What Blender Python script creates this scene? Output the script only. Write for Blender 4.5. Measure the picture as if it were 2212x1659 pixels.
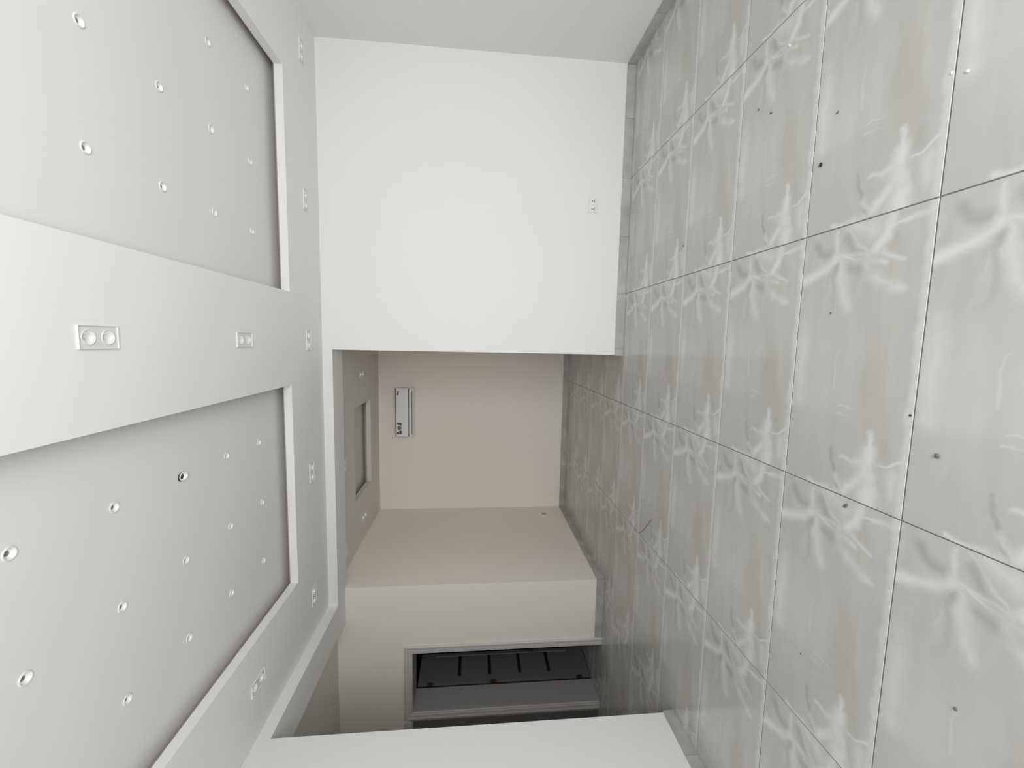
import bpy, bmesh, math, random
from mathutils import Vector, Matrix
random.seed(4)
for o in list(bpy.data.objects):
    bpy.data.objects.remove(o, do_unlink=True)
scene = bpy.context.scene
C = scene.collection

# ------------------------------------------------------------------ camera
# The picture was taken with the phone on its side: the camera is rolled a quarter turn.
CAM_H, YAW, PITCH, ROLL, FPX = 1.6527, -0.1022, -0.0947, 0.0111, 898.93
fw = Vector((math.sin(YAW) * math.cos(PITCH), math.cos(YAW) * math.cos(PITCH), math.sin(PITCH)))
rt = Vector((math.cos(YAW), -math.sin(YAW), 0))
up = rt.cross(fw)
R = math.cos(ROLL) * rt + math.sin(ROLL) * up
U = math.cos(ROLL) * up - math.sin(ROLL) * rt
cd = bpy.data.cameras.new('camera')
cd.sensor_fit = 'HORIZONTAL'
cd.sensor_width = 36
cd.lens = 36 * FPX / 2212
cd.clip_start = 0.05
cam = bpy.data.objects.new('camera', cd)
C.objects.link(cam)
M3 = Matrix((-U, R, -fw)).transposed()
cam.matrix_world = Matrix.Translation((0, 0, CAM_H)) @ M3.to_4x4()
scene.camera = cam

# ------------------------------------------------------------------ world, daylight, exposure
w = bpy.data.worlds.new('world')
scene.world = w
w.use_nodes = True
bg = w.node_tree.nodes['Background']
bg.inputs[0].default_value = (0.80, 0.90, 1.0, 1)
bg.inputs[1].default_value = 1.2
# daylight coming in through the wide opening behind the camera
ld = bpy.data.lights.new('daylight', 'AREA')
ld.shape = 'RECTANGLE'
ld.size, ld.size_y = 3.0, 2.0
ld.energy = 141
ld.color = (1.0, 0.985, 0.965)
lo = bpy.data.objects.new('daylight', ld)
C.objects.link(lo)
lo.location = (0.80, -1.42, 1.15)
lo.rotation_euler = (math.radians(90 + 24), 0, math.radians(12))
scene.view_settings.view_transform = 'Standard'
scene.view_settings.look = 'None'
scene.view_settings.gamma = 1
scene.view_settings.use_curve_mapping = False
scene.view_settings.exposure = 0.0

# ------------------------------------------------------------------ measures
ZC = 3.206            # ceiling
ZH = 3.107            # underside of the beam over the opening
YB = 4.491            # back wall
XR, XO = 2.884, -0.122
XL = -2.952           # left wall and beam face
YLE = 2.938           # end of the left wall
TB, TBL = 0.327, 0.356
YAC, XH, YD = 7.056, -2.908, 4.755
YF = -1.15             # wall behind the camera
LIP, ZU = 0.066, 3.335
XW = -6.2             # far end of the passage
OX, OY, PX, PY = 0.5455, 1.3963, 1.2022, 0.6022

# ------------------------------------------------------------------ helpers
def mesh_obj(name, verts, faces, mat, parent=None, smooth=False, mats=None, fm=None):
    me = bpy.data.meshes.new(name)
    me.from_pydata([tuple(v) for v in verts], [], faces)
    bm = bmesh.new(); bm.from_mesh(me)
    bmesh.ops.remove_doubles(bm, verts=bm.verts, dist=1e-6)
    bmesh.ops.recalc_face_normals(bm, faces=bm.faces)
    bm.to_mesh(me); bm.free()
    if smooth:
        for p in me.polygons: p.use_smooth = True
    me.materials.append(mat)
    o = bpy.data.objects.new(name, me)
    C.objects.link(o)
    if parent: o.parent = parent
    return o

class MB:
    def __init__(s): s.v = []; s.f = []
    def box(s, x0, x1, y0, y1, z0, z1):
        b = len(s.v)
        s.v += [(x, y, z) for z in (z0, z1) for y in (y0, y1) for x in (x0, x1)]
        s.f += [tuple(b + i for i in q) for q in ((0, 1, 3, 2), (4, 5, 7, 6), (0, 1, 5, 4), (2, 3, 7, 6), (0, 2, 6, 4), (1, 3, 7, 5))]
        return s
    def bbox(s, x0, x1, y0, y1, z0, z1, b=0.002):
        bm = bmesh.new()
        mat = Matrix.Translation(((x0 + x1) / 2, (y0 + y1) / 2, (z0 + z1) / 2)) @ Matrix.Diagonal((x1 - x0, y1 - y0, z1 - z0, 1))
        bmesh.ops.create_cube(bm, size=1, matrix=mat)
        bmesh.ops.bevel(bm, geom=bm.edges[:], offset=b, segments=2, affect='EDGES', profile=0.7)
        k = len(s.v)
        bm.verts.index_update()
        s.v += [tuple(v.co) for v in bm.verts]
        s.f += [tuple(k + v.index for v in f.verts) for f in bm.faces]
        bm.free()
        return s
    def prism(s, pts, axis, a0, a1):
        # pts in the two other axes (in xyz order)
        def mk(p, a):
            q = list(p); q.insert(axis, a); return tuple(q)
        b = len(s.v); n = len(pts)
        s.v += [mk(p, a0) for p in pts] + [mk(p, a1) for p in pts]
        s.f += [tuple(b + i for i in range(n)), tuple(b + n + i for i in range(n))]
        s.f += [(b + i, b + (i + 1) % n, b + n + (i + 1) % n, b + n + i) for i in range(n)]
        return s
    def lathe(s, prof, n=28, c=(0, 0), cap=False):
        b = len(s.v)
        for r, z in prof:
            for k in range(n):
                a = 2 * math.pi * k / n
                s.v.append((c[0] + r * math.cos(a), c[1] + r * math.sin(a), z))
        for j in range(len(prof) - 1):
            for k in range(n):
                k2 = (k + 1) % n
                s.f.append((b + j * n + k, b + j * n + k2, b + (j + 1) * n + k2, b + (j + 1) * n + k))
        if cap:
            s.f.append(tuple(b + (len(prof) - 1) * n + k for k in range(n)))
        return s
    def build(s, name, mat, parent=None, smooth=False):
        return mesh_obj(name, s.v, s.f, mat, parent, smooth)

def holes_slab(ur, vr, w0, w1, holes, mp):
    us = sorted({ur[0], ur[1], *[h for q in holes for h in q[:2]]})
    vs = sorted({vr[0], vr[1], *[h for q in holes for h in q[2:]]})
    us = [u for u in us if ur[0] - 1e-9 <= u <= ur[1] + 1e-9]
    vs = [v for v in vs if vr[0] - 1e-9 <= v <= vr[1] + 1e-9]
    def solid(i, j):
        if i < 0 or j < 0 or i >= len(us) - 1 or j >= len(vs) - 1: return False
        cu, cv = (us[i] + us[i + 1]) / 2, (vs[j] + vs[j + 1]) / 2
        return not any(q[0] < cu < q[1] and q[2] < cv < q[3] for q in holes)
    V, F = [], []
    def quad(*p):
        b = len(V); V.extend(mp(*q) for q in p); F.append((b, b + 1, b + 2, b + 3))
    for i in range(len(us) - 1):
        for j in range(len(vs) - 1):
            if not solid(i, j): continue
            a, b, c, d = us[i], us[i + 1], vs[j], vs[j + 1]
            for w_ in (w0, w1): quad((a, c, w_), (b, c, w_), (b, d, w_), (a, d, w_))
            if not solid(i - 1, j): quad((a, c, w0), (a, d, w0), (a, d, w1), (a, c, w1))
            if not solid(i + 1, j): quad((b, c, w0), (b, d, w0), (b, d, w1), (b, c, w1))
            if not solid(i, j - 1): quad((a, c, w0), (b, c, w0), (b, c, w1), (a, c, w1))
            if not solid(i, j + 1): quad((a, d, w0), (b, d, w0), (b, d, w1), (a, d, w1))
    return V, F

def structure(o):
    o['kind'] = 'structure'; return o
def empty(name, loc=(0, 0, 0), parent=None):
    o = bpy.data.objects.new(name, None); C.objects.link(o)
    o.location = loc; o.empty_display_size = 0.05
    if parent: o.parent = parent
    return o
def tag(o, label, cat, group=None):
    o['label'] = label; o['category'] = cat
    if group: o['group'] = group
    return o

# ------------------------------------------------------------------ materials
def mat(name, col, rough=0.5, metal=0.0, spec=None):
    m = bpy.data.materials.new(name); m.use_nodes = True
    b = m.node_tree.nodes['Principled BSDF']
    b.inputs['Base Color'].default_value = (*col, 1)
    b.inputs['Roughness'].default_value = rough
    b.inputs['Metallic'].default_value = metal
    if spec is not None: b.inputs['Specular IOR Level'].default_value = spec
    return m

def paint(name, col, rough=0.6, amt=0.012, bump=0.02):
    m = mat(name, col, rough, spec=0.3)
    nt = m.node_tree; N = nt.nodes; L = nt.links; b = N['Principled BSDF']
    tc = N.new('ShaderNodeTexCoord')
    n1 = N.new('ShaderNodeTexNoise'); n1.inputs['Scale'].default_value = 1.3; n1.inputs['Detail'].default_value = 4
    L.new(tc.outputs['Object'], n1.inputs['Vector'])
    mr = N.new('ShaderNodeMapRange'); mr.inputs['To Min'].default_value = 1 - amt; mr.inputs['To Max'].default_value = 1 + amt
    L.new(n1.outputs['Fac'], mr.inputs['Value'])
    hs = N.new('ShaderNodeHueSaturation'); hs.inputs['Color'].default_value = (*col, 1)
    L.new(mr.outputs['Result'], hs.inputs['Value']); L.new(hs.outputs['Color'], b.inputs['Base Color'])
    n2 = N.new('ShaderNodeTexNoise'); n2.inputs['Scale'].default_value = 130; n2.inputs['Detail'].default_value = 3
    L.new(tc.outputs['Object'], n2.inputs['Vector'])
    bp = N.new('ShaderNodeBump'); bp.inputs['Strength'].default_value = bump; bp.inputs['Distance'].default_value = 0.003
    L.new(n2.outputs['Fac'], bp.inputs['Height']); L.new(bp.outputs['Normal'], b.inputs['Normal'])
    return m

M = {}
M['wall'] = paint('white wall paint', (0.80, 0.80, 0.785))
M['hall'] = paint('wall paint with warm bounce', (0.88, 0.828, 0.765))  # warm bounce light of the hall put into the wall colour
M['ceil'] = paint('ceiling paint', (0.80, 0.80, 0.785))
M['hceil'] = paint('ceiling paint with hall shade', (0.70, 0.67, 0.625))  # hall's warm bounce and dimmer light mixed into the ceiling colour
M['lining'] = paint('grey lining paint', (0.40, 0.388, 0.383), 0.45, 0.01)
M['tray'] = paint('greyer tray panel', (0.745, 0.742, 0.735))  # slightly greyer than the ceiling around it
M['wood'] = paint('raw plywood edge', (0.42, 0.33, 0.27), 0.7, 0.15)
M['grout'] = paint('grey joint mortar', (0.20, 0.185, 0.175), 0.8, 0.1)
M['white'] = mat('white enamel', (0.82, 0.82, 0.81), 0.35)
M['lens'] = mat('dark lamp lens', (0.20, 0.185, 0.19), 0.3)
M['dark'] = mat('black gap', (0.012, 0.010, 0.009), 0.6)
M['chrome'] = mat('bright reflector', (0.95, 0.95, 0.945), 0.25, 0.35)
M['grey'] = mat('grey plastic', (0.42, 0.41, 0.39), 0.4)
M['bulb'] = mat('frosted lamp', (0.75, 0.75, 0.74), 0.15)
M['plate'] = mat('pale grey lamp plate', (0.70, 0.70, 0.69), 0.4)
M['rim'] = mat('off white lamp rim', (0.74, 0.74, 0.73), 0.4)
M['plastic'] = mat('white plastic', (0.78, 0.78, 0.77), 0.3)
M['acbody'] = mat('air conditioner plastic', (0.84, 0.83, 0.82), 0.35)
M['acpanel'] = mat('glossy front panel', (0.88, 0.875, 0.865), 0.10)
M['stick'] = mat('dark film sticker', (0.075, 0.07, 0.058), 0.3)
M['stick2'] = mat('grey film sticker', (0.25, 0.25, 0.2), 0.3)
M['casing'] = paint('grey white joinery paint', (0.60, 0.58, 0.57), 0.45, 0.01)
M['leaf'] = paint('grey door paint', (0.165, 0.162, 0.168), 0.4, 0.01)
M['bronze'] = mat('bronze hinge', (0.06, 0.045, 0.035), 0.4, 0.6)
M['store'] = paint('plaster darkened as unlit', (0.10, 0.095, 0.09), 0.8, 0.05)  # darkness of the unlit room put into the base colour
M['crumb'] = mat('black grit', (0.02, 0.02, 0.018), 0.8)
M['crumb2'] = mat('grey grit', (0.16, 0.15, 0.14), 0.8)
M['chip'] = mat('white plaster chip', (0.9, 0.9, 0.88), 0.6)

# ---- porcelain tile with a printed onyx-like vein pattern (the print repeats on every tile)
def tile_material():
    m = mat('onyx print porcelain', (0.5, 0.5, 0.5), 0.2)
    nt = m.node_tree; N, L = nt.nodes, nt.links; bs = N['Principled BSDF']
    tc = N.new('ShaderNodeTexCoord')
    # local print coordinates: u grows to the left, v away from the camera
    mp = N.new('ShaderNodeMapping'); mp.inputs['Scale'].default_value = (-1, 1, 0)
    L.new(tc.outputs['Object'], mp.inputs['Vector'])
    P0 = mp.outputs[0]
    def noise(scale, detail, vec, stretch=None, col=False):
        n = N.new('ShaderNodeTexNoise'); n.inputs['Scale'].default_value = scale; n.inputs['Detail'].default_value = detail
        v = vec
        if stretch:
            k = N.new('ShaderNodeMapping'); k.inputs['Scale'].default_value = stretch; L.new(vec, k.inputs['Vector']); v = k.outputs[0]
        L.new(v, n.inputs['Vector'])
        return n.outputs['Color' if col else 'Fac']
    # gentle warp so that strokes get ragged edges
    wn = noise(8, 6, P0, col=True)
    sub = N.new('ShaderNodeVectorMath'); sub.operation = 'SUBTRACT'; sub.inputs[1].default_value = (0.5, 0.5, 0.5); L.new(wn, sub.inputs[0])
    sc = N.new('ShaderNodeVectorMath'); sc.operation = 'SCALE'; sc.inputs['Scale'].default_value = 0.075; L.new(sub.outputs[0], sc.inputs[0])
    ad = N.new('ShaderNodeVectorMath'); ad.operation = 'ADD'; L.new(P0, ad.inputs[0]); L.new(sc.outputs[0], ad.inputs[1])
    fl = N.new('ShaderNodeVectorMath'); fl.operation = 'MULTIPLY'; fl.inputs[1].default_value = (1, 1, 0); L.new(ad.outputs[0], fl.inputs[0])
    P = fl.outputs[0]
    def strokes(lst, P=P):
        """soft brush strokes of the print: distance to short segments, strongest one wins"""
        acc = None
        def nd(kind, op, **kw):
            n = N.new(kind); n.operation = op
            return n
        for pts, ws, amp in lst:
            n = len(pts)
            for i in range(n - 1):
                A = Vector((*pts[i], 0)); B = Vector((*pts[i + 1], 0)); BA = B - A; q = BA.length_squared
                wd = ws[0] + (ws[1] - ws[0]) * ((i + 0.5) / (n - 1))
                p = P
                if acc is not None:
                    # wait for the stroke before (keeps the shader's working memory small)
                    t = nd('ShaderNodeVectorMath', 'MULTIPLY_ADD'); t.inputs[1].default_value = (1e-7, 0, 0)
                    L.new(acc, t.inputs[0]); L.new(P, t.inputs[2]); p = t.outputs[0]
                dt = nd('ShaderNodeVectorMath', 'DOT_PRODUCT'); dt.inputs[1].default_value = BA / q
                L.new(p, dt.inputs[0])
                h = nd('ShaderNodeMath', 'ADD'); h.use_clamp = True; h.inputs[1].default_value = -A.dot(BA) / q
                L.new(dt.outputs['Value'], h.inputs[0])
                f = nd('ShaderNodeVectorMath', 'MULTIPLY_ADD'); f.inputs[1].default_value = -BA
                L.new(h.outputs[0], f.inputs[0]); L.new(p, f.inputs[2])
                d = nd('ShaderNodeVectorMath', 'DISTANCE'); d.inputs[1].default_value = A
                L.new(f.outputs[0], d.inputs[0])
                m_ = nd('ShaderNodeMath', 'MULTIPLY_ADD'); m_.inputs[1].default_value = -amp / wd; m_.inputs[2].default_value = amp
                L.new(d.outputs['Value'], m_.inputs[0])
                if acc is None:
                    x = nd('ShaderNodeMath', 'MAXIMUM'); x.inputs[1].default_value = 0.0; L.new(m_.outputs[0], x.inputs[0])
                else:
                    x = nd('ShaderNodeMath', 'MAXIMUM'); L.new(m_.outputs[0], x.inputs[0]); L.new(acc, x.inputs[1])
                acc = x.outputs[0]
        mr = N.new('ShaderNodeMapRange'); mr.interpolation_type = 'SMOOTHSTEP'
        mr.inputs['From Max'].default_value = 0.80; mr.inputs['To Max'].default_value = 1.0
        L.new(acc, mr.inputs['Value'])
        return mr.outputs[0]
    light = strokes([
        ([(0.02, 0.412), (0.112, 0.409)], (0.018, 0.018), 0.7),
        ([(0.135, 0.412), (0.175, 0.465), (0.210, 0.550), (0.222, 0.610)], (0.045, 0.050), 0.8),
        ([(0.165, 0.398), (0.225, 0.378), (0.36, 0.33)], (0.010, 0.075), 0.5),
        ([(0.13, 0.396), (0.155, 0.252)], (0.008, 0.022), 0.6),
        ([(0.136, 0.383), (0.172, 0.308), (0.172, 0.25), (0.193, 0.176)], (0.010, 0.032), 0.65),
        ([(0.15, 0.26), (0.121, 0.22), (0.077, 0.183), (0.030, 0.167)], (0.026, 0.055), 0.8),
        ([(0.141, 0.189), (0.168, 0.152), (0.191, 0.098)], (0.030, 0.016), 0.55),
        ([(0.186, 0.268), (0.235, 0.245), (0.275, 0.190), (0.305, 0.11)], (0.045, 0.036), 0.75),
        ([(0.013, 0.38), (0.066, 0.336), (0.13, 0.27)], (0.014, 0.018), 0.55),
        ([(0.010, 0.33), (0.05, 0.24)], (0.10, 0.08), 0.45),
        ([(0.055, 0.165), (0.053, 0.114), (0.042, 0.078), (0.030, 0.010)], (0.010, 0.024), 0.8),
        ([(0.14, 0.445), (0.155, 0.49)], (0.008, 0.012), 0.5),
        ([(0.25, 0.44), (0.30, 0.46)], (0.014, 0.02), 0.3),
        # far end of the print
        ([(0.89, 0.168), (0.96, 0.166), (1.05, 0.158), (1.20, 0.135)], (0.008, 0.100), 0.85),
        ([(1.026, 0.284), (1.043, 0.228), (1.024, 0.180)], (0.018, 0.036), 0.6),
        ([(1.12, 0.313), (1.173, 0.263)], (0.022, 0.030), 0.6),
        ([(1.08, 0.17), (1.17, 0.25)], (0.055, 0.045), 0.75),
        ([(1.194, 0.448), (1.176, 0.344), (1.184, 0.298)], (0.02, 0.04), 0.6),
        ([(1.022, 0.11), (1.020, 0.076), (0.973, 0.026)], (0.010, 0.016), 0.7),
        ([(1.055, 0.055), (1.16, 0.045)], (0.07, 0.06), 0.55),
        ([(0.845, 0.34), (0.848, 0.251)], (0.009, 0.009), 0.5),
        ([(0.811, 0.331), (0.806, 0.247)], (0.007, 0.009), 0.5),
        ([(0.45, 0.56), (0.80, 0.552)], (0.10, 0.06), 0.5),
        ([(0.56, 0.352), (0.721, 0.359)], (0.010, 0.012), 0.35),
    ])
    t2 = N.new('ShaderNodeMath'); t2.operation = 'MULTIPLY'; t2.inputs[1].default_value = 1e-7; L.new(light, t2.inputs[0])
    cx2 = N.new('ShaderNodeCombineXYZ'); L.new(t2.outputs[0], cx2.inputs[0])
    ad2 = N.new('ShaderNodeVectorMath'); ad2.operation = 'ADD'; L.new(P, ad2.inputs[0]); L.new(cx2.outputs[0], ad2.inputs[1])
    dark = strokes([
        ([(0.185, 0.415), (0.290, 0.408), (0.354, 0.418), (0.400, 0.444)], (0.034, 0.014), 0.8),
        ([(0.20, 0.43), (0.27, 0.45)], (0.04, 0.04), 0.4),
        ([(0.060, 0.52), (0.095, 0.50), (0.11, 0.45)], (0.055, 0.05), 0.7),
        ([(0.06, 0.37), (0.109, 0.335)], (0.03, 0.045), 0.7),
        ([(0.194, 0.346), (0.21, 0.30)], (0.05, 0.03), 0.6),
        ([(0.988, 0.345), (1.063, 0.332), (1.107, 0.321), (1.171, 0.290)], (0.014, 0.014), 0.7),
        ([(0.93, 0.10), (0.99, 0.08)], (0.04, 0.04), 0.5),
        ([(0.10, 0.14), (0.22, 0.08)], (0.05, 0.04), 0.4),
        ([(1.03, 0.135), (1.12, 0.10)], (0.012, 0.02), 0.5),
    ], ad2.outputs[0])
    P = ad2.outputs[0]
    # broad streaks that run along the long side
    s1 = noise(2.4, 3, P, (0.7, 3.2, 1)); s2 = noise(6, 2, P, (0.3, 3.0, 1)); s3 = noise(3.1, 1, P)
    base = N.new('ShaderNodeValToRGB')
    e = base.color_ramp.elements
    e[0].position = 0.30; e[0].color = (0.457, 0.442, 0.409, 1)
    e[1].position = 0.72; e[1].color = (0.572, 0.572, 0.556, 1)
    k = e.new(0.5); k.color = (0.517, 0.512, 0.490, 1)
    mixs = N.new('ShaderNodeMix'); mixs.inputs[0].default_value = 0.22; L.new(s1, mixs.inputs[2]); L.new(s2, mixs.inputs[3])
    L.new(mixs.outputs[0], base.inputs[0])
    def mixc(fac, a, col, mul=1.0):
        n = N.new('ShaderNodeMix'); n.data_type = 'RGBA'
        if fac is not None: L.new(fac, n.inputs[0])
        L.new(a, n.inputs[6]); n.inputs[7].default_value = (*col, 1)
        return n.outputs[2]
    def ramp(v, a, b, to=1.0):
        n = N.new('ShaderNodeMapRange'); n.interpolation_type = 'SMOOTHSTEP'
        n.inputs['From Min'].default_value = a; n.inputs['From Max'].default_value = b; n.inputs['To Max'].default_value = to
        L.new(v, n.inputs['Value']); return n.outputs[0]
    c = base.outputs[0]
    sx = N.new('ShaderNodeSeparateXYZ'); L.new(P, sx.inputs[0])
    sx0 = N.new('ShaderNodeSeparateXYZ'); L.new(P0, sx0.inputs[0])
    def mul(a, b):
        n = N.new('ShaderNodeMath'); n.operation = 'MULTIPLY'; L.new(a, n.inputs[0]); L.new(b, n.inputs[1]); return n.outputs[0]
    # a paler cloud on the middle of the tile that stops at a step, greyer beyond it
    cloud = mul(mul(ramp(sx.outputs[0], 0.30, 0.55), ramp(sx.outputs[0], 0.880, 0.790)), ramp(sx.outputs[1], 0.20, 0.50, 0.38))
    c = mixc(cloud, c, (0.610, 0.612, 0.600))
    c = mixc(mul(ramp(sx.outputs[0], 0.78, 0.88, 0.28), ramp(s3, 0.25, 0.60)), c, (0.450, 0.442, 0.415))
    # warm band on the near half
    band = mul(ramp(sx.outputs[1], 0.07, 0.13), ramp(sx.outputs[1], 0.24, 0.15))
    warm = mul(band, ramp(s2, 0.42, 0.62, 0.55))
    c = mixc(warm, c, (0.484, 0.446, 0.380))
    c = mixc(mul(dark, ramp(s3, 0.2, 0.6)), c, (0.395, 0.387, 0.365))
    light = mul(light, ramp(noise(5.5, 3, P), 0.22, 0.62))
    c = mixc(light, c, (0.690, 0.693, 0.685))
    # pale ragged fringe along the near edge
    fr = N.new('ShaderNodeMath'); fr.operation = 'MULTIPLY_ADD'; fr.inputs[1].default_value = 0.05
    L.new(noise(6, 5, P0, (2.2, 0.5, 1)), fr.inputs[0]); L.new(sx0.outputs[1], fr.inputs[2])
    c = mixc(ramp(fr.outputs[0], 0.066, 0.038, 0.75), c, (0.660, 0.665, 0.649))
    L.new(c, bs.inputs['Base Color'])
    bs.inputs['Roughness'].default_value = 0.15
    bs.inputs['Specular IOR Level'].default_value = 0.5
    return m
M['tile'] = tile_material()

def skirt_material():
    m = mat('skirting porcelain', (0.42, 0.415, 0.395), 0.3)
    nt = m.node_tree; N, L = nt.nodes, nt.links; bs = N['Principled BSDF']
    tc = N.new('ShaderNodeTexCoord'); oi = N.new('ShaderNodeObjectInfo')
    ad = N.new('ShaderNodeVectorMath'); ad.operation = 'ADD'
    cm = N.new('ShaderNodeCombineXYZ'); sm = N.new('ShaderNodeMath'); sm.operation = 'MULTIPLY'; sm.inputs[1].default_value = 37
    L.new(oi.outputs['Random'], sm.inputs[0]); L.new(sm.outputs[0], cm.inputs[0])
    L.new(tc.outputs['Object'], ad.inputs[0]); L.new(cm.outputs[0], ad.inputs[1])
    n = N.new('ShaderNodeTexNoise'); n.inputs['Scale'].default_value = 5; n.inputs['Detail'].default_value = 5
    L.new(ad.outputs[0], n.inputs['Vector'])
    r = N.new('ShaderNodeValToRGB'); e = r.color_ramp.elements
    e[0].position = 0.3; e[0].color = (0.35, 0.335, 0.305, 1); e[1].position = 0.75; e[1].color = (0.52, 0.515, 0.495, 1)
    L.new(n.outputs['Fac'], r.inputs[0]); L.new(r.outputs[0], bs.inputs['Base Color'])
    return m
M['skirt'] = skirt_material()

# ------------------------------------------------------------------ floor
floor = structure(mesh_obj('floor', *(lambda b: (b.v, b.f))(MB().box(XW, 3.1, YF - 0.1, YAC + 0.25, -0.08, -0.0022)), M['grout']))
GJ = 0.0025
tm = MB()
x0, x1, y0, y1 = -PX + GJ, -GJ, GJ, PY - GJ
zb, zt, bv = -0.011, 0.0, 0.0012
tm.v = [(x0, y0, zb), (x1, y0, zb), (x1, y1, zb), (x0, y1, zb),
        (x0, y0, zt - bv), (x1, y0, zt - bv), (x1, y1, zt - bv), (x0, y1, zt - bv),
        (x0 + bv, y0 + bv, zt), (x1 - bv, y0 + bv, zt), (x1 - bv, y1 - bv, zt), (x0 + bv, y1 - bv, zt)]
tm.f = [(8, 9, 10, 11)] + [(i, (i + 1) % 4, 4 + (i + 1) % 4, 4 + i) for i in range(4)] + [(4 + i, 4 + (i + 1) % 4, 8 + (i + 1) % 4, 8 + i) for i in range(4)]
proto = tm.build('tile', M['tile'], floor)
first = True
for c in range(-4, 3):
    for r in range(-7, 10):
        X = OX + c * PX; Y = OY + r * PY
        if X < XW + 0.02 or Y > YAC + 0.02 or Y + PY < YF: continue
        if c == 2: 
            pass
        if X < -4.3 and Y < 2.0: continue          # behind the left wall, never reached
        if X - PX > XR + 0.05 or (Y > YB + 0.2 and X - PX > 0.2): continue
        o = proto if first else proto.copy()
        if not first: C.objects.link(o); o.parent = floor
        first = False
        o.location = (X, Y, 0)

# ------------------------------------------------------------------ walls
def wall_xz(name, xr, y0_, y1_, zr, holes, m):
    V, F = holes_slab(xr, zr, y0_, y1_, holes, lambda u, v, w_: (u, w_, v))
    return structure(mesh_obj(name, V, F, m))
def wall_yz(name, yr, x0_, x1_, zr, holes, m):
    V, F = holes_slab(yr, zr, x0_, x1_, holes, lambda u, v, w_: (w_, u, v))
    return structure(mesh_obj(name, V, F, m))

wall_xz('wall_back', (XL, XR + 0.2), YB, YB + TB, (0, ZC), [(XL - 1, XO, -1, ZH)], M['wall'])
wall_yz('wall_right', (YF, YB), XR, XR + 0.2, (0, ZC), [], M['wall'])
wall_yz('wall_left', (YF, YB + TB), XL - TBL, XL, (0, ZC), [(YLE, YB + 2, -1, ZH)], M['wall'])
wall_xz('wall_front', (XL - TBL, XR + 0.2), YF - 0.2, YF, (0, ZC), [(-0.9, 2.5, 0.0, 2.75)], M['wall'])
# hall beyond the opening
wall_xz('wall_hall_back', (XH - 0.35, 0.1), YAC, YAC + 0.2, (0, ZC), [], M['hall'])
wall_yz('wall_hall_left', (YD + 0.345, YAC), XH - 0.35, XH, (0, ZC), [], M['hall'])
wall_yz('wall_hall_right', (YB + TB, YAC), -0.115, 0.1, (0, ZC), [], M['hall'])
DX0, DX1, DZ = -4.545, -3.770, 2.338       # open doorway
EX0, EX1 = -5.60, -4.675                   # second, closed doorway
wall_xz('wall_passage_back', (XW, XH), YD, YD + 0.345, (0, ZC), [(DX0 - 0.03, DX1 + 0.03, -1, DZ + 0.03), (EX0 - 0.03, EX1 + 0.03, -1, DZ + 0.03)], M['hall'])
wall_xz('wall_passage_front', (XW, XL - TBL), YLE - 0.2, YLE, (0, ZC), [], M['hall'])
wall_yz('wall_passage_left', (YLE - 0.2, YAC + 0.2), XW - 0.2, XW, (0, ZC), [], M['hall'])
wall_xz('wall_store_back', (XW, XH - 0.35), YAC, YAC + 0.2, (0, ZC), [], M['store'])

# ------------------------------------------------------------------ ceiling with sunken trays
TR = (0.383, 2.183, -0.6, 3.756)
TL = (-2.215, -0.413, -0.6, 3.732)
TH = (-2.200, -0.925, 5.610, 6.478)
spots = []      # (x, y, along) ; along 'x' or 'y'
SP = [(-0.018, 1.893, 'y'), (-0.026, 3.010, 'y'), (-0.028, 4.122, 'x'), (2.534, 4.150, 'x'), (1.257, 4.147, 'x'),
      (-1.308, 4.113, 'x'), (-2.566, 4.081, 'x'), (-2.545, 2.990, 'y'),
      (-0.500, 5.997, 'y'), (-1.552, 5.141, 'x'), (-2.640, 5.128, 'x'), (-2.580, 6.024, 'y')]
SL, SW = 0.184, 0.093
holes = [TR, TL, TH]
for x, y, a in SP:
    hx, hy = ((SL, SW) if a == 'x' else (SW, SL))
    holes.append((x - hx / 2 + 0.008, x + hx / 2 - 0.008, y - hy / 2 + 0.008, y + hy / 2 - 0.008))
MAIN = (XL - 0.18, XR + 0.2, YF - 0.2, YB + 0.15)
V, F = holes_slab(MAIN[:2], MAIN[2:], ZC, ZC + LIP, holes, lambda u, v, w_: (u, v, w_))
ceiling = structure(mesh_obj('ceiling', V, F, M['ceil']))
V, F = holes_slab((XW, XR + 0.2), (YF - 0.2, YAC + 0.2), ZC, ZC + LIP, holes + [MAIN], lambda u, v, w_: (u, v, w_))
ceiling_hall = structure(mesh_obj('ceiling', V, F, M['hceil']))
def tray(T, dots, m, ceiling, cove=0.16):
    a, b, c, d = T
    A, B, Cc, D = a - cove, b + cove, c - cove, d + cove
    V, F = holes_slab((A, B), (Cc, D), ZU, ZU + 0.04, [(x - 0.0185, x + 0.0185, y - 0.0185, y + 0.0185) for x, y in dots], lambda u, v, w_: (u, v, w_))
    k = len(V)
    mb = MB()
    for q in ((A - 0.02, A, Cc - 0.02, D + 0.02), (B, B + 0.02, Cc - 0.02, D + 0.02), (A, B, Cc - 0.02, Cc), (A, B, D, D + 0.02)):
        mb.box(*q, ZC + LIP, ZU + 0.04)
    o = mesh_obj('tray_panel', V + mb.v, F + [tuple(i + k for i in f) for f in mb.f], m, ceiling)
    # plywood strips on top of the lip, set back a little
    for q in ((a - 0.09, a - 0.006, c, d), (b + 0.006, b + 0.09, c, d), (a - 0.09, b + 0.09, d + 0.006, d + 0.09)):
        MB().box(*q, ZC + LIP, ZC + LIP + 0.010).build('lip_strip', M['wood'], ceiling)
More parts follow.
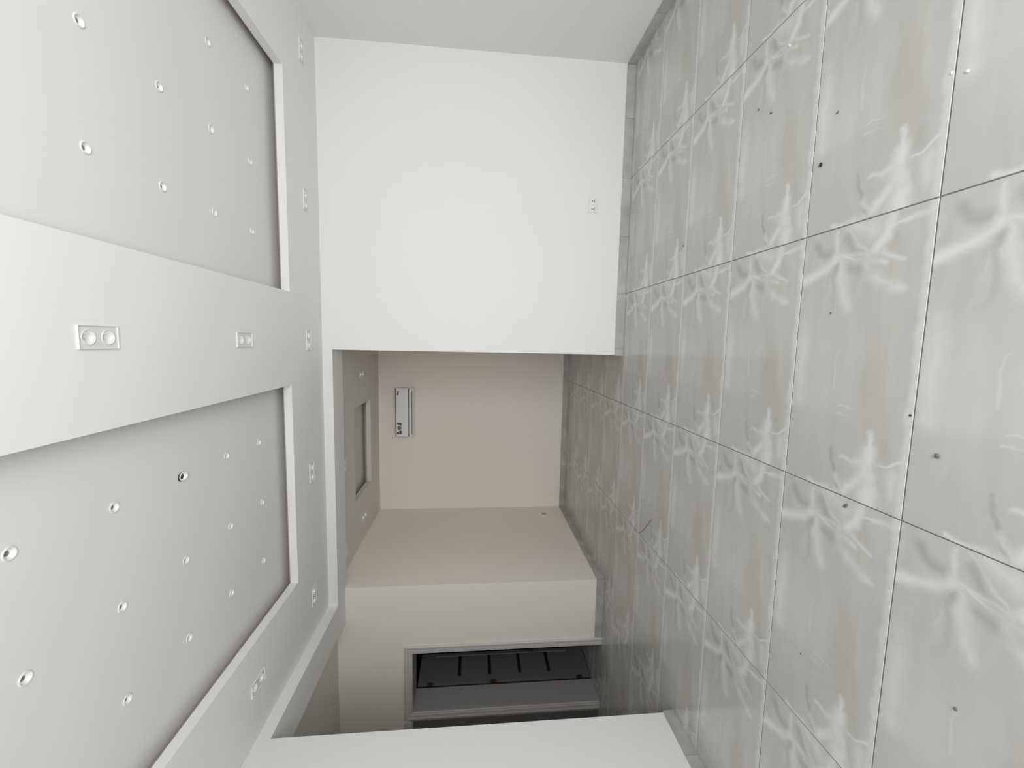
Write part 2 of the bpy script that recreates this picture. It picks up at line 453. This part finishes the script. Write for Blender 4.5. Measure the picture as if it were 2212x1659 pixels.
DOTS_R = [(0.793, 3.438, 0), (1.306, 3.455, 1), (1.822, 3.446, 2), (0.795, 2.975, 0), (1.310, 2.980, 1), (1.835, 2.992, 2),
          (0.795, 2.517, 0), (1.314, 2.536, 1), (0.797, 2.064, 0), (1.318, 2.081, 1)]
DOTS_L = [(-0.838, 3.406, 0), (-1.336, 3.425, 1), (-1.823, 3.408, 2), (-0.825, 2.972, 0), (-1.334, 2.980, 1), (-1.813, 2.951, 2),
          (-0.825, 2.520, 0), (-1.332, 2.520, 1), (-1.817, 2.506, 2), (-0.820, 2.065, 0), (-1.322, 2.067, 1), (-1.802, 2.055, 2),
          (-0.811, 1.616, 0), (-1.314, 1.625, 1)]
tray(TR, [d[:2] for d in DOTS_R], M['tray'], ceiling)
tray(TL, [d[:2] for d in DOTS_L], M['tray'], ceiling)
tray(TH, [], M['hceil'], ceiling_hall)
# unseen slab added above the ceiling, keeps daylight out of the coves
structure(MB().box(XW, XR + 0.2, YF - 0.2, YAC + 0.2, ZU + 0.15, ZU + 0.25).build('daylight_blocker', M['store']))

# ------------------------------------------------------------------ skirting tiles
def skirting(name, runs):
    """runs: list of (axis, fixed face coordinate, outward sign, start, stop, joints)"""
    base = None
    H, T = 0.094, 0.011
    mb = MB()
    for ax, f, sg, s0, s1, joints in runs:
        lo, hi = sorted((f, f + sg * 0.004))
        if ax == 'x': mb.box(s0, s1, lo, hi, 0, H - 0.003)
        else: mb.box(lo, hi, s0, s1, 0, H - 0.003)
    base = structure(mb.build(name, M['grout']))
    for ax, f, sg, s0, s1, joints in runs:
        cuts = [s0] + sorted(j for j in joints if s0 + 0.03 < j < s1 - 0.03) + [s1]
        for a, b in zip(cuts, cuts[1:]):
            g = 0.0012
            L_ = b - a - 2 * g
            pt = MB()
            lo, hi = sorted((sg * 0.003, sg * T))
            if ax == 'x':
                pt.bbox(-L_ / 2, L_ / 2, lo, hi, 0.0008, H, 0.0012); loc = ((a + b) / 2, f, 0)
            else:
                pt.bbox(lo, hi, -L_ / 2, L_ / 2, 0.0008, H, 0.0012); loc = (f, (a + b) / 2, 0)
            o = pt.build('skirting_tile', M['skirt'], base); o.location = loc
    return base
JX = [OX + k * PX / 2 for k in range(-12, 8)]
JY = [OY + k * PY for k in range(-8, 12)]
skirting('baseboard_back', [('x', YB, -1, XO - 0.011, XR - 0.011, JX), ('y', XO, -1, YB - 0.0, YB + TB, [])])
skirting('baseboard_right', [('y', XR, -1, YF, YB - 0.011, JY)])
skirting('baseboard_left', [('y', XL, 1, YF, YLE + 0.011, [YLE - 0.36 - 0.6 * k for k in range(9)]), ('x', YLE, 1, XL - TBL, XL, [])])
skirting('baseboard_hall_back', [('x', YAC, -1, XH + 0.011, -0.115, [x - 0.06 for x in JX])])
skirting('baseboard_hall_left', [('y', XH, 1, YD - 0.011, YAC - 0.011, JY)])
skirting('baseboard_passage', [('x', YD, -1, DX1 + 0.10, XH, [XH - 0.14])])

# ------------------------------------------------------------------ doors
def door_casing(name, x0_, x1_, sides=('l', 'r'), top=(0, 0), cw=0.095):
    """structure with moulded casing and a deep lining; opening x0..x1"""
    d = structure(empty(name, ((x0_ + x1_) / 2, YD, 0)))
    off = Vector((-(x0_ + x1_) / 2, -YD, 0))
    def put(mb, nm, m):
        mb.v = [(v[0] + off.x, v[1] + off.y, v[2]) for v in mb.v]
        return mb.build(nm, m, d)
    # moulding profile: distance from the opening edge, projection from the wall
    prof = [(0.0, 0.0), (0.0, 0.012), (0.004, 0.017), (0.020, 0.018), (0.026, 0.022), (0.060, 0.022), (0.070, 0.026), (0.086, 0.026), (cw, 0.018), (cw, 0.0)]
    def vert(sgn, xe):
        V, F = [], []
        n = len(prof)
        for z in (0.0, 1.0):
            for q, p in prof:
                V.append((xe + sgn * q, YD - p, 0.0 if z == 0 else DZ + q))
        for i in range(n):
            F.append((i, (i + 1) % n, n + (i + 1) % n, n + i))
        F += [tuple(range(n)), tuple(range(n, 2 * n))]
        m_ = MB(); m_.v = V; m_.f = F
        return put(m_, 'casing', M['casing'])
    if 'l' in sides: vert(-1, x0_)
    if 'r' in sides: vert(1, x1_)
    V, F = [], []
    n = len(prof)
    for side in (0, 1):
        for q, p in prof:
            e = (x0_ - q * (1 if 'l' in sides else top[0])) if side == 0 else (x1_ + q * (1 if 'r' in sides else top[1]))
            V.append((e, YD - p, DZ + q))
    for i in range(n): F.append((i, (i + 1) % n, n + (i + 1) % n, n + i))
    F += [tuple(range(n)), tuple(range(n, 2 * n))]
    m_ = MB(); m_.v = V; m_.f = F; put(m_, 'casing', M['casing'])
    # lining
    for q in ((x0_ - 0.03, x0_, 0, DZ + 0.03), (x1_, x1_ + 0.03, 0, DZ + 0.03), (x0_, x1_, DZ, DZ + 0.03)):
        put(MB().box(q[0], q[1], YD + 0.0005, YD + 0.345, q[2], q[3]), 'lining', M['lining'])
    return d, off

d1, off1 = door_casing('door_1', DX0, DX1)
# leaf: hinged on the left lining, swung into the dark room
HX, HY = DX0 - 0.010, YD + 0.352
LW, LT, LZ0, LZ1 = 0.505, 0.040, 0.008, 2.325
leaf = MB().bbox(0, LT, 0, LW, LZ0, LZ1, 0.003).build('door_leaf', M['leaf'], d1)
leaf.location = (HX + off1.x + 0.0, HY + off1.y + 0.016, 0)
leaf.rotation_euler = (0, 0, math.radians(-3.0))
for z in (1.785, 1.375, 0.962, 0.560):
    MB().box(LT - 0.004, LT + 0.0015, 0.112, 0.440, z - 0.022, z + 0.022).build('dark_inlay', M['dark'], leaf)
MB().box(LT - 0.002, LT + 0.002, 0.447, 0.452, 0.25, 2.12).build('groove_strip', M['casing'], leaf)
for z in (2.16, 1.33, 0.16):
    h = MB()
    h.box(LT - 0.006, LT + 0.002, -0.002, 0.022, z - 0.034, z + 0.034)
    h.box(LT - 0.006, LT + 0.002, -0.040, -0.018, z - 0.034, z + 0.034)
    h.lathe([(0.007, z - 0.042), (0.007, z + 0.042)], 10, (LT + 0.001, -0.010), True)
    h.build('hinge', M['bronze'], leaf)
# dark strip added to darken the gap between lining and leaf
MB().box(DX0 - 0.03 + off1.x, DX0 + off1.x + 0.003, 0.3455, 0.3640, 0, DZ).build('dark_gap_strip', M['bronze'], d1)

d2, off2 = door_casing('door_2', EX0, EX1 - 0.0, sides=('l',), top=(1, 0))
MB().bbox(EX0 + off2.x, EX1 + off2.x, 0.012, 0.052, 0.006, DZ, 0.002).build('door_leaf', M['leaf'], d2)

# ------------------------------------------------------------------ twin recessed spotlights
def ring_plate(mb, cx, hx, hy, r, z0_, z1_, n=32):
    """rectangular half plate with a round hole, thickness z0..z1 (z0 is the lower, visible face)"""
    per = []
    for k in range(n):
        a = 2 * math.pi * (k + 0.5) / n
        c_, s_ = math.cos(a), math.sin(a)
        t = min(hx / abs(c_) if abs(c_) > 1e-9 else 1e9, hy / abs(s_) if abs(s_) > 1e-9 else 1e9)
        per.append((c_ * t, s_ * t))
    # snap the nearest samples to the corners
    for sx in (-1, 1):
        for sy in (-1, 1):
            j = min(range(n), key=lambda q: (per[q][0] - sx * hx) ** 2 + (per[q][1] - sy * hy) ** 2)
            per[j] = (sx * hx, sy * hy)
    b = len(mb.v)
    for z in (z0_, z1_):
        mb.v += [(cx + x, y, z) for x, y in per]
        mb.v += [(cx + r * math.cos(2 * math.pi * (k + 0.5) / n), r * math.sin(2 * math.pi * (k + 0.5) / n), z) for k in range(n)]
    for k in range(n):
        k2 = (k + 1) % n
        mb.f.append((b + k, b + k2, b + n + k2, b + n + k))
        mb.f.append((b + n + k, b + n + k2, b + 3 * n + k2, b + 3 * n + k))
    return mb
def make_spot(name):
    e = empty(name)
    p = MB()
    for s in (-1, 1): ring_plate(p, s * SL / 4, SL / 4, SW / 2, 0.0285, -0.004, 0.012)
    p.build('face_plate', M['plate'], e)
    f = MB()
    t = 0.002
    for q in ((-SL / 2 - t, -SL / 2, -SW / 2 - t, SW / 2 + t), (SL / 2, SL / 2 + t, -SW / 2 - t, SW / 2 + t), (-SL / 2, SL / 2, -SW / 2 - t, -SW / 2), (-SL / 2, SL / 2, SW / 2, SW / 2 + t)):
        f.box(*q, -0.009, 0.0)
    f.build('rim', M['rim'], e)
    for s in (-1, 1):
        c_ = (s * SL / 4, 0)
        b = MB().lathe([(0.0335, -0.004), (0.0325, -0.0065), (0.0295, -0.0065), (0.0285, -0.004)], 32, c_).build('bezel', M['plate'], e, True)
        rf = MB().lathe([(0.0285, -0.002), (0.026, 0.012), (0.021, 0.026), (0.013, 0.038)], 32, c_, True).build('reflector', M['chrome'], e, True)
        bl = MB().lathe([(0.0065, 0.034), (0.0065, 0.014), (0.004, 0.008), (0.0005, 0.006)], 14, c_, True).build('bulb', M['bulb'], rf, True)
    return e
def copy_tree(o, parent=None):
    c = o.copy(); C.objects.link(c)
    if parent: c.parent = parent
    for ch in o.children: copy_tree(ch, c)
    return c
SPL = ['white twin spotlight in the ceiling strip between both trays, largest in the photo',
       'white twin spotlight in the ceiling strip between both trays, the smaller of its two',
       'twin spotlight by the back wall, at the end of the strip between both trays',
       'twin spotlight in the ceiling corner where plain side wall meets back wall',
       'twin spotlight by the back wall, straight above the wall socket',
       'twin spotlight along the beam, beside the middle of the lower tray\'s short edge',
       'twin spotlight in the ceiling corner where the beam turns',
       'twin spotlight between the lower tray and the beam running to the near wall',
       'faint twin spotlight in the hall ceiling nearest the white bulkhead edge, above the air conditioner side',
       'twin spotlight half hidden behind the beam, in front of the small hall tray',
       'twin spotlight half hidden behind the beam, nearest the passage corner',
       'faint twin spotlight in the hall ceiling between small tray and side wall']
SPL[8] = 'faint twin spotlight in the hall ceiling, on the small tray\'s side nearest the socket wall'
for i, (x, y, a) in enumerate(SP):
    if i == 0: s0 = make_spot('twin_spotlight'); s = s0
    else: s = copy_tree(s0)
    s.location = (x, y, ZC)
    s.rotation_euler = (0, 0, math.pi / 2 if a == 'y' else 0)
    tag(s, SPL[i], 'spotlight', 'twin spotlights set in the ceiling')

# ------------------------------------------------------------------ small round downlights in the trays
def make_dot():
    e = empty('downlight')
    MB().lathe([(0.0272, 0.0), (0.0268, -0.003), (0.0250, -0.0046), (0.0222, -0.0046), (0.0208, -0.003)], 28).build('trim_ring', M['rim'], e, True)
    MB().lathe([(0.0208, -0.003), (0.0175, 0.004), (0.0112, 0.0095), (0.0098, 0.0100)], 28).build('baffle', M['white'], e, True)
    MB().lathe([(0.0102, 0.0098), (0.007, 0.0093), (0.0004, 0.009)], 20, cap=True).build('lens', M['lens'], e, True)
    return e
COLN = {0: 'innermost column', 1: 'middle column', 2: 'outermost column'}
ROWN = ['back row', 'second row from the back', 'third row from the back', 'fourth row from the back', 'fifth row from the back']
def row_of(y): return min(range(5), key=lambda k: abs(y - (3.43 - 0.452 * k)))
dp = make_dot(); used = False
for side, D in (('upper', DOTS_R), ('lower', DOTS_L)):
    for x, y, cidx in D:
        o = copy_tree(dp) if used else dp
        used = True
        o.location = (x, y, ZU)
        loose = side == 'lower' and cidx == 0 and row_of(y) == 2
        lab = 'round downlight in the %s tray, %s, %s' % (side, COLN[cidx], ROWN[row_of(y)])
        if loose:
            lab = 'round downlight hanging crooked from a dark hole in the lower ceiling tray'
            o.location = (x + 0.003, y + 0.010, ZU - 0.008)
            o.rotation_euler = (math.radians(-14), math.radians(6), 0)
            MB().lathe([(0.0255, -0.0012), (0.0004, -0.0012)], 24).build('mounting_hole', M['dark'], ceiling).location = (x, y, ZU)
        tag(o, lab, 'downlight', 'round downlights in the ceiling trays')

# ------------------------------------------------------------------ air conditioner
ac = tag(empty('air_conditioner', (-1.195, YAC, 2.61)), 'white split air conditioner with dark stickers high on the hall wall', 'air conditioner')
W2, H, D = 0.402, 0.290, 0.19
def acp(pts, nm, m, hw=W2, par=ac, smooth=False):
    # profile points are (y, z) in the side view, extruded along x
    return MB().prism(pts, 0, -hw, hw).build(nm, m, par, smooth)
acp([(-0.001, 0.012), (-0.001, H), (-D + 0.03, H), (-D + 0.012, H - 0.008), (-D + 0.016, 0.085), (-D + 0.030, 0.035), (-0.10, 0.0), (-0.04, 0.0)], 'body', M['acbody'])
pan = []
for k in range(9):
    t = k / 8
    z = 0.084 + (H - 0.012 - 0.084) * t
    pan.append((-D + 0.006 - 0.012 * math.sin(math.pi * (0.18 + 0.72 * t)), z))
acp([(-D + 0.018, 0.084)] + pan + [(-D + 0.018, H - 0.012)], 'front_panel', M['acpanel'], W2 - 0.006)
acp([(-D + 0.024, 0.066), (-D + 0.004, 0.066), (-D + 0.004, 0.0838), (-D + 0.024, 0.0838)], 'shadow_gap', M['dark'], W2 - 0.004)
acp([(-D + 0.03, H + 0.001), (-D - 0.001, H - 0.000), (-D - 0.001, H - 0.0118), (-D + 0.03, H - 0.0118)], 'inlet_gap', M['dark'], W2 - 0.004)
acp([(-D + 0.020, 0.0655), (-D + 0.006, 0.0650), (-D + 0.016, 0.034), (-D + 0.027, 0.036)], 'louvre', M['acpanel'], W2 - 0.035)
acp([(-D + 0.026, 0.0335), (-D + 0.015, 0.0330), (-D + 0.017, 0.0265), (-D + 0.032, 0.027)], 'outlet_slit', M['dark'], W2 - 0.04)
def py(z):
    t = (z - 0.084) / (H - 0.012 - 0.084)
    return -D + 0.006 - 0.012 * math.sin(math.pi * (0.18 + 0.72 * t))
def sticker(poly, m, lab):
    b = MB(); n = len(poly)
    b.v = [(x, py(z) - 0.0008, z) for x, z in poly] + [(x, py(z) + 0.001, z) for x, z in poly]
    b.f = [tuple(range(n)), tuple(range(n, 2 * n))] + [(i, (i + 1) % n, n + (i + 1) % n, n + i) for i in range(n)]
    o = b.build('sticker', m, ac); o['label'] = lab; return o
zt_ = H - 0.020
sticker([(-0.355, zt_ - 0.075), (-0.355, zt_), (-0.325, zt_), (-0.325, zt_ - 0.03), (-0.300, zt_ - 0.045), (-0.300, zt_ - 0.075)], M['stick'], 'dark notched energy sticker')
b_ = [(-0.255 + 0.036 * math.cos(a), zt_ - 0.040 + 0.036 * math.sin(a)) for a in [2 * math.pi * k / 14 for k in range(14)]]
sticker(b_, M['stick2'], 'grey green round sticker')
sticker([(-0.215, zt_ - 0.075), (-0.172, zt_ - 0.075), (-0.172, zt_ - 0.005), (-0.200, zt_)], M['stick'], 'dark sticker with cut corner')
sticker([(0.290, zt_ - 0.030), (0.345, zt_ - 0.034), (0.352, zt_ - 0.006), (0.318, zt_ - 0.012), (0.285, zt_ + 0.002)], M['stick'], 'small dark sticker at the end')

# ------------------------------------------------------------------ sockets
so = tag(empty('wall_socket', (1.4545, YB, 0.4045)), 'white double wall socket low on the large white wall', 'socket')
MB().bbox(-0.0735, 0.0735, -0.009, -0.0002, -0.051, 0.051, 0.003).build('plate', M['plastic'], so)
MB().bbox(-0.066, 0.066, -0.0115, -0.008, -0.044, 0.030, 0.001).build('inner_plate', M['plastic'], so)
for s in (-1, 1):
    MB().bbox(s * 0.017 - 0.008, s * 0.017 + 0.008, -0.015, -0.010, 0.000, 0.024, 0.002).build('rocker_switch', M['acbody'], so)
    c_ = s * 0.040
    for x, z, hw, hh in ((0, 0.004, 0.0032, 0.0085), (-0.0095, -0.018, 0.0042, 0.0042), (0.0095, -0.018, 0.0042, 0.0042)):
        MB().box(c_ + x - hw, c_ + x + hw, -0.0122, -0.011, z - hh, z + hh).build('pin_slot', M['dark'], so)
    MB().box(c_ - 0.0012, c_ + 0.0012, -0.0120, -0.011, -0.018, -0.006).build('pin_slot', M['dark'], so)
s2 = tag(empty('wall_socket', (XH, 6.725, 0.418)), 'small white socket plate in the hall, low by the inner corner', 'socket')
MB().bbox(0.0002, 0.009, -0.064, 0.064, -0.050, 0.050, 0.003).build('plate', M['acbody'], s2)
MB().bbox(0.008, 0.0115, -0.048, 0.048, -0.036, 0.036, 0.001).build('inner_plate', M['grey'], s2)

# ------------------------------------------------------------------ grit left on the floor
def grit(x, y, r, m, label, cat, seed, flat=0.5, el=1.0, rot=0.0, name='grit_crumb'):
    rnd = random.Random(seed)
    bm = bmesh.new()
    bmesh.ops.create_icosphere(bm, subdivisions=2, radius=1)
    for v in bm.verts:
        k = 1 + 0.22 * (rnd.random() - 0.5)
        v.co = Vector((v.co.x * k * r * el, v.co.y * k * r, max(-0.9, v.co.z * k) * r * flat))
    z = min(v.co.z for v in bm.verts)
    for v in bm.verts: v.co.z -= z
    me = bpy.data.meshes.new(name); bm.to_mesh(me); bm.free()
    me.materials.append(m)
    o = bpy.data.objects.new(name, me); C.objects.link(o)
    o.location = (x, y, 0.0); o.rotation_euler = (0, 0, rot)
    tag(o, label, cat, 'grit on the tiled floor')
G = [(0.873, 1.946, 0.0085, 'crumb', 'largest black pebble on the floor tiles, in front of the wall socket', 1.2),
     (1.381, 2.447, 0.006, 'crumb2', 'tiny brown crumb on the floor, left of a matching pair near the plain side wall', 1.3),
     (1.306, 2.335, 0.005, 'crumb2', 'thin grey crumb on the floor, right of a matching pair near the plain side wall', 2.0),
     (1.074, 1.877, 0.0045, 'crumb2', 'lone small crumb on the floor above the large black pebble in the photo', 1.6),
     (0.162, 1.809, 0.0042, 'crumb', 'tiny black dot of grit in the middle of a large foreground tile', 1.0),
     (-0.374, 1.300, 0.0085, 'crumb2', 'grey scuffed crumb on a near foreground tile, right of the nearest cross joint', 1.1),
     (0.781, 3.248, 0.006, 'crumb2', 'small dark crumb on a far tile beside a joint, below the socket', 1.8),
     (-0.247, 1.408, 0.004, 'crumb', 'tiny crumb at the joint between two foreground tiles', 1.3),
     (-0.692, 1.631, 0.007, 'crumb2', 'thin dark sliver beside the diagonal tile joint in the foreground', 2.2),
     (-1.215, 1.150, 0.0055, 'crumb2', 'small grey crumb alone in the lower right corner of the photo', 1.2),
     (-1.526, 1.791, 0.0035, 'crumb', 'tiny speck of grit on the tile in front of the near wall end', 1.0)]
for i, (x, y, r, m, lab, el) in enumerate(G):
    grit(x, y, r, M[m], lab, 'grit', i + 3, 0.55, el, 0.7 * i)
grit(1.590, 2.230, 0.0060, M['chip'], 'white plaster sliver on the floor nearest the plain side wall', 'plaster chip', 31, 0.3, 2.2, 0.6, 'plaster_chip')
grit(0.939, 1.356, 0.0055, M['chip'], 'bright white plaster chip near the top right corner of the photo', 'plaster chip', 32, 0.5, 1.4, 0.9, 'plaster_chip')
grit(0.964, 1.407, 0.0035, M['chip'], 'tiny white plaster chip lying in the tile joint beside the bright chip', 'plaster chip', 33, 0.5, 1.6, 0.2, 'plaster_chip')
# a bit of thin wire
wp = [Vector((-1.849, 3.793, 0.002)), Vector((-1.78, 3.70, 0.003)), Vector((-1.69, 3.62, 0.003)), Vector((-1.598, 3.536, 0.002))]
wb = MB()
for a, b in zip(wp, wp[1:]):
    d_ = (b - a).normalized(); n_ = Vector((-d_.y, d_.x, 0)) * 0.0018
    k = len(wb.v)
    for p_ in (a, b):
        wb.v += [tuple(p_ - n_ - Vector((0, 0, 0.0015))), tuple(p_ + n_ - Vector((0, 0, 0.0015))), tuple(p_ + n_ * 0.4 + Vector((0, 0, 0.0015))), tuple(p_ - n_ * 0.4 + Vector((0, 0, 0.0015)))]
    wb.f += [(k, k + 1, k + 5, k + 4), (k + 1, k + 2, k + 6, k + 5), (k + 2, k + 3, k + 7, k + 6), (k + 3, k, k + 4, k + 7), (k, k + 1, k + 2, k + 3), (k + 4, k + 5, k + 6, k + 7)]
tag(wb.build('wire_offcut', M['crumb2']), 'short thin dark wire lying across a joint of the floor tiles', 'wire')
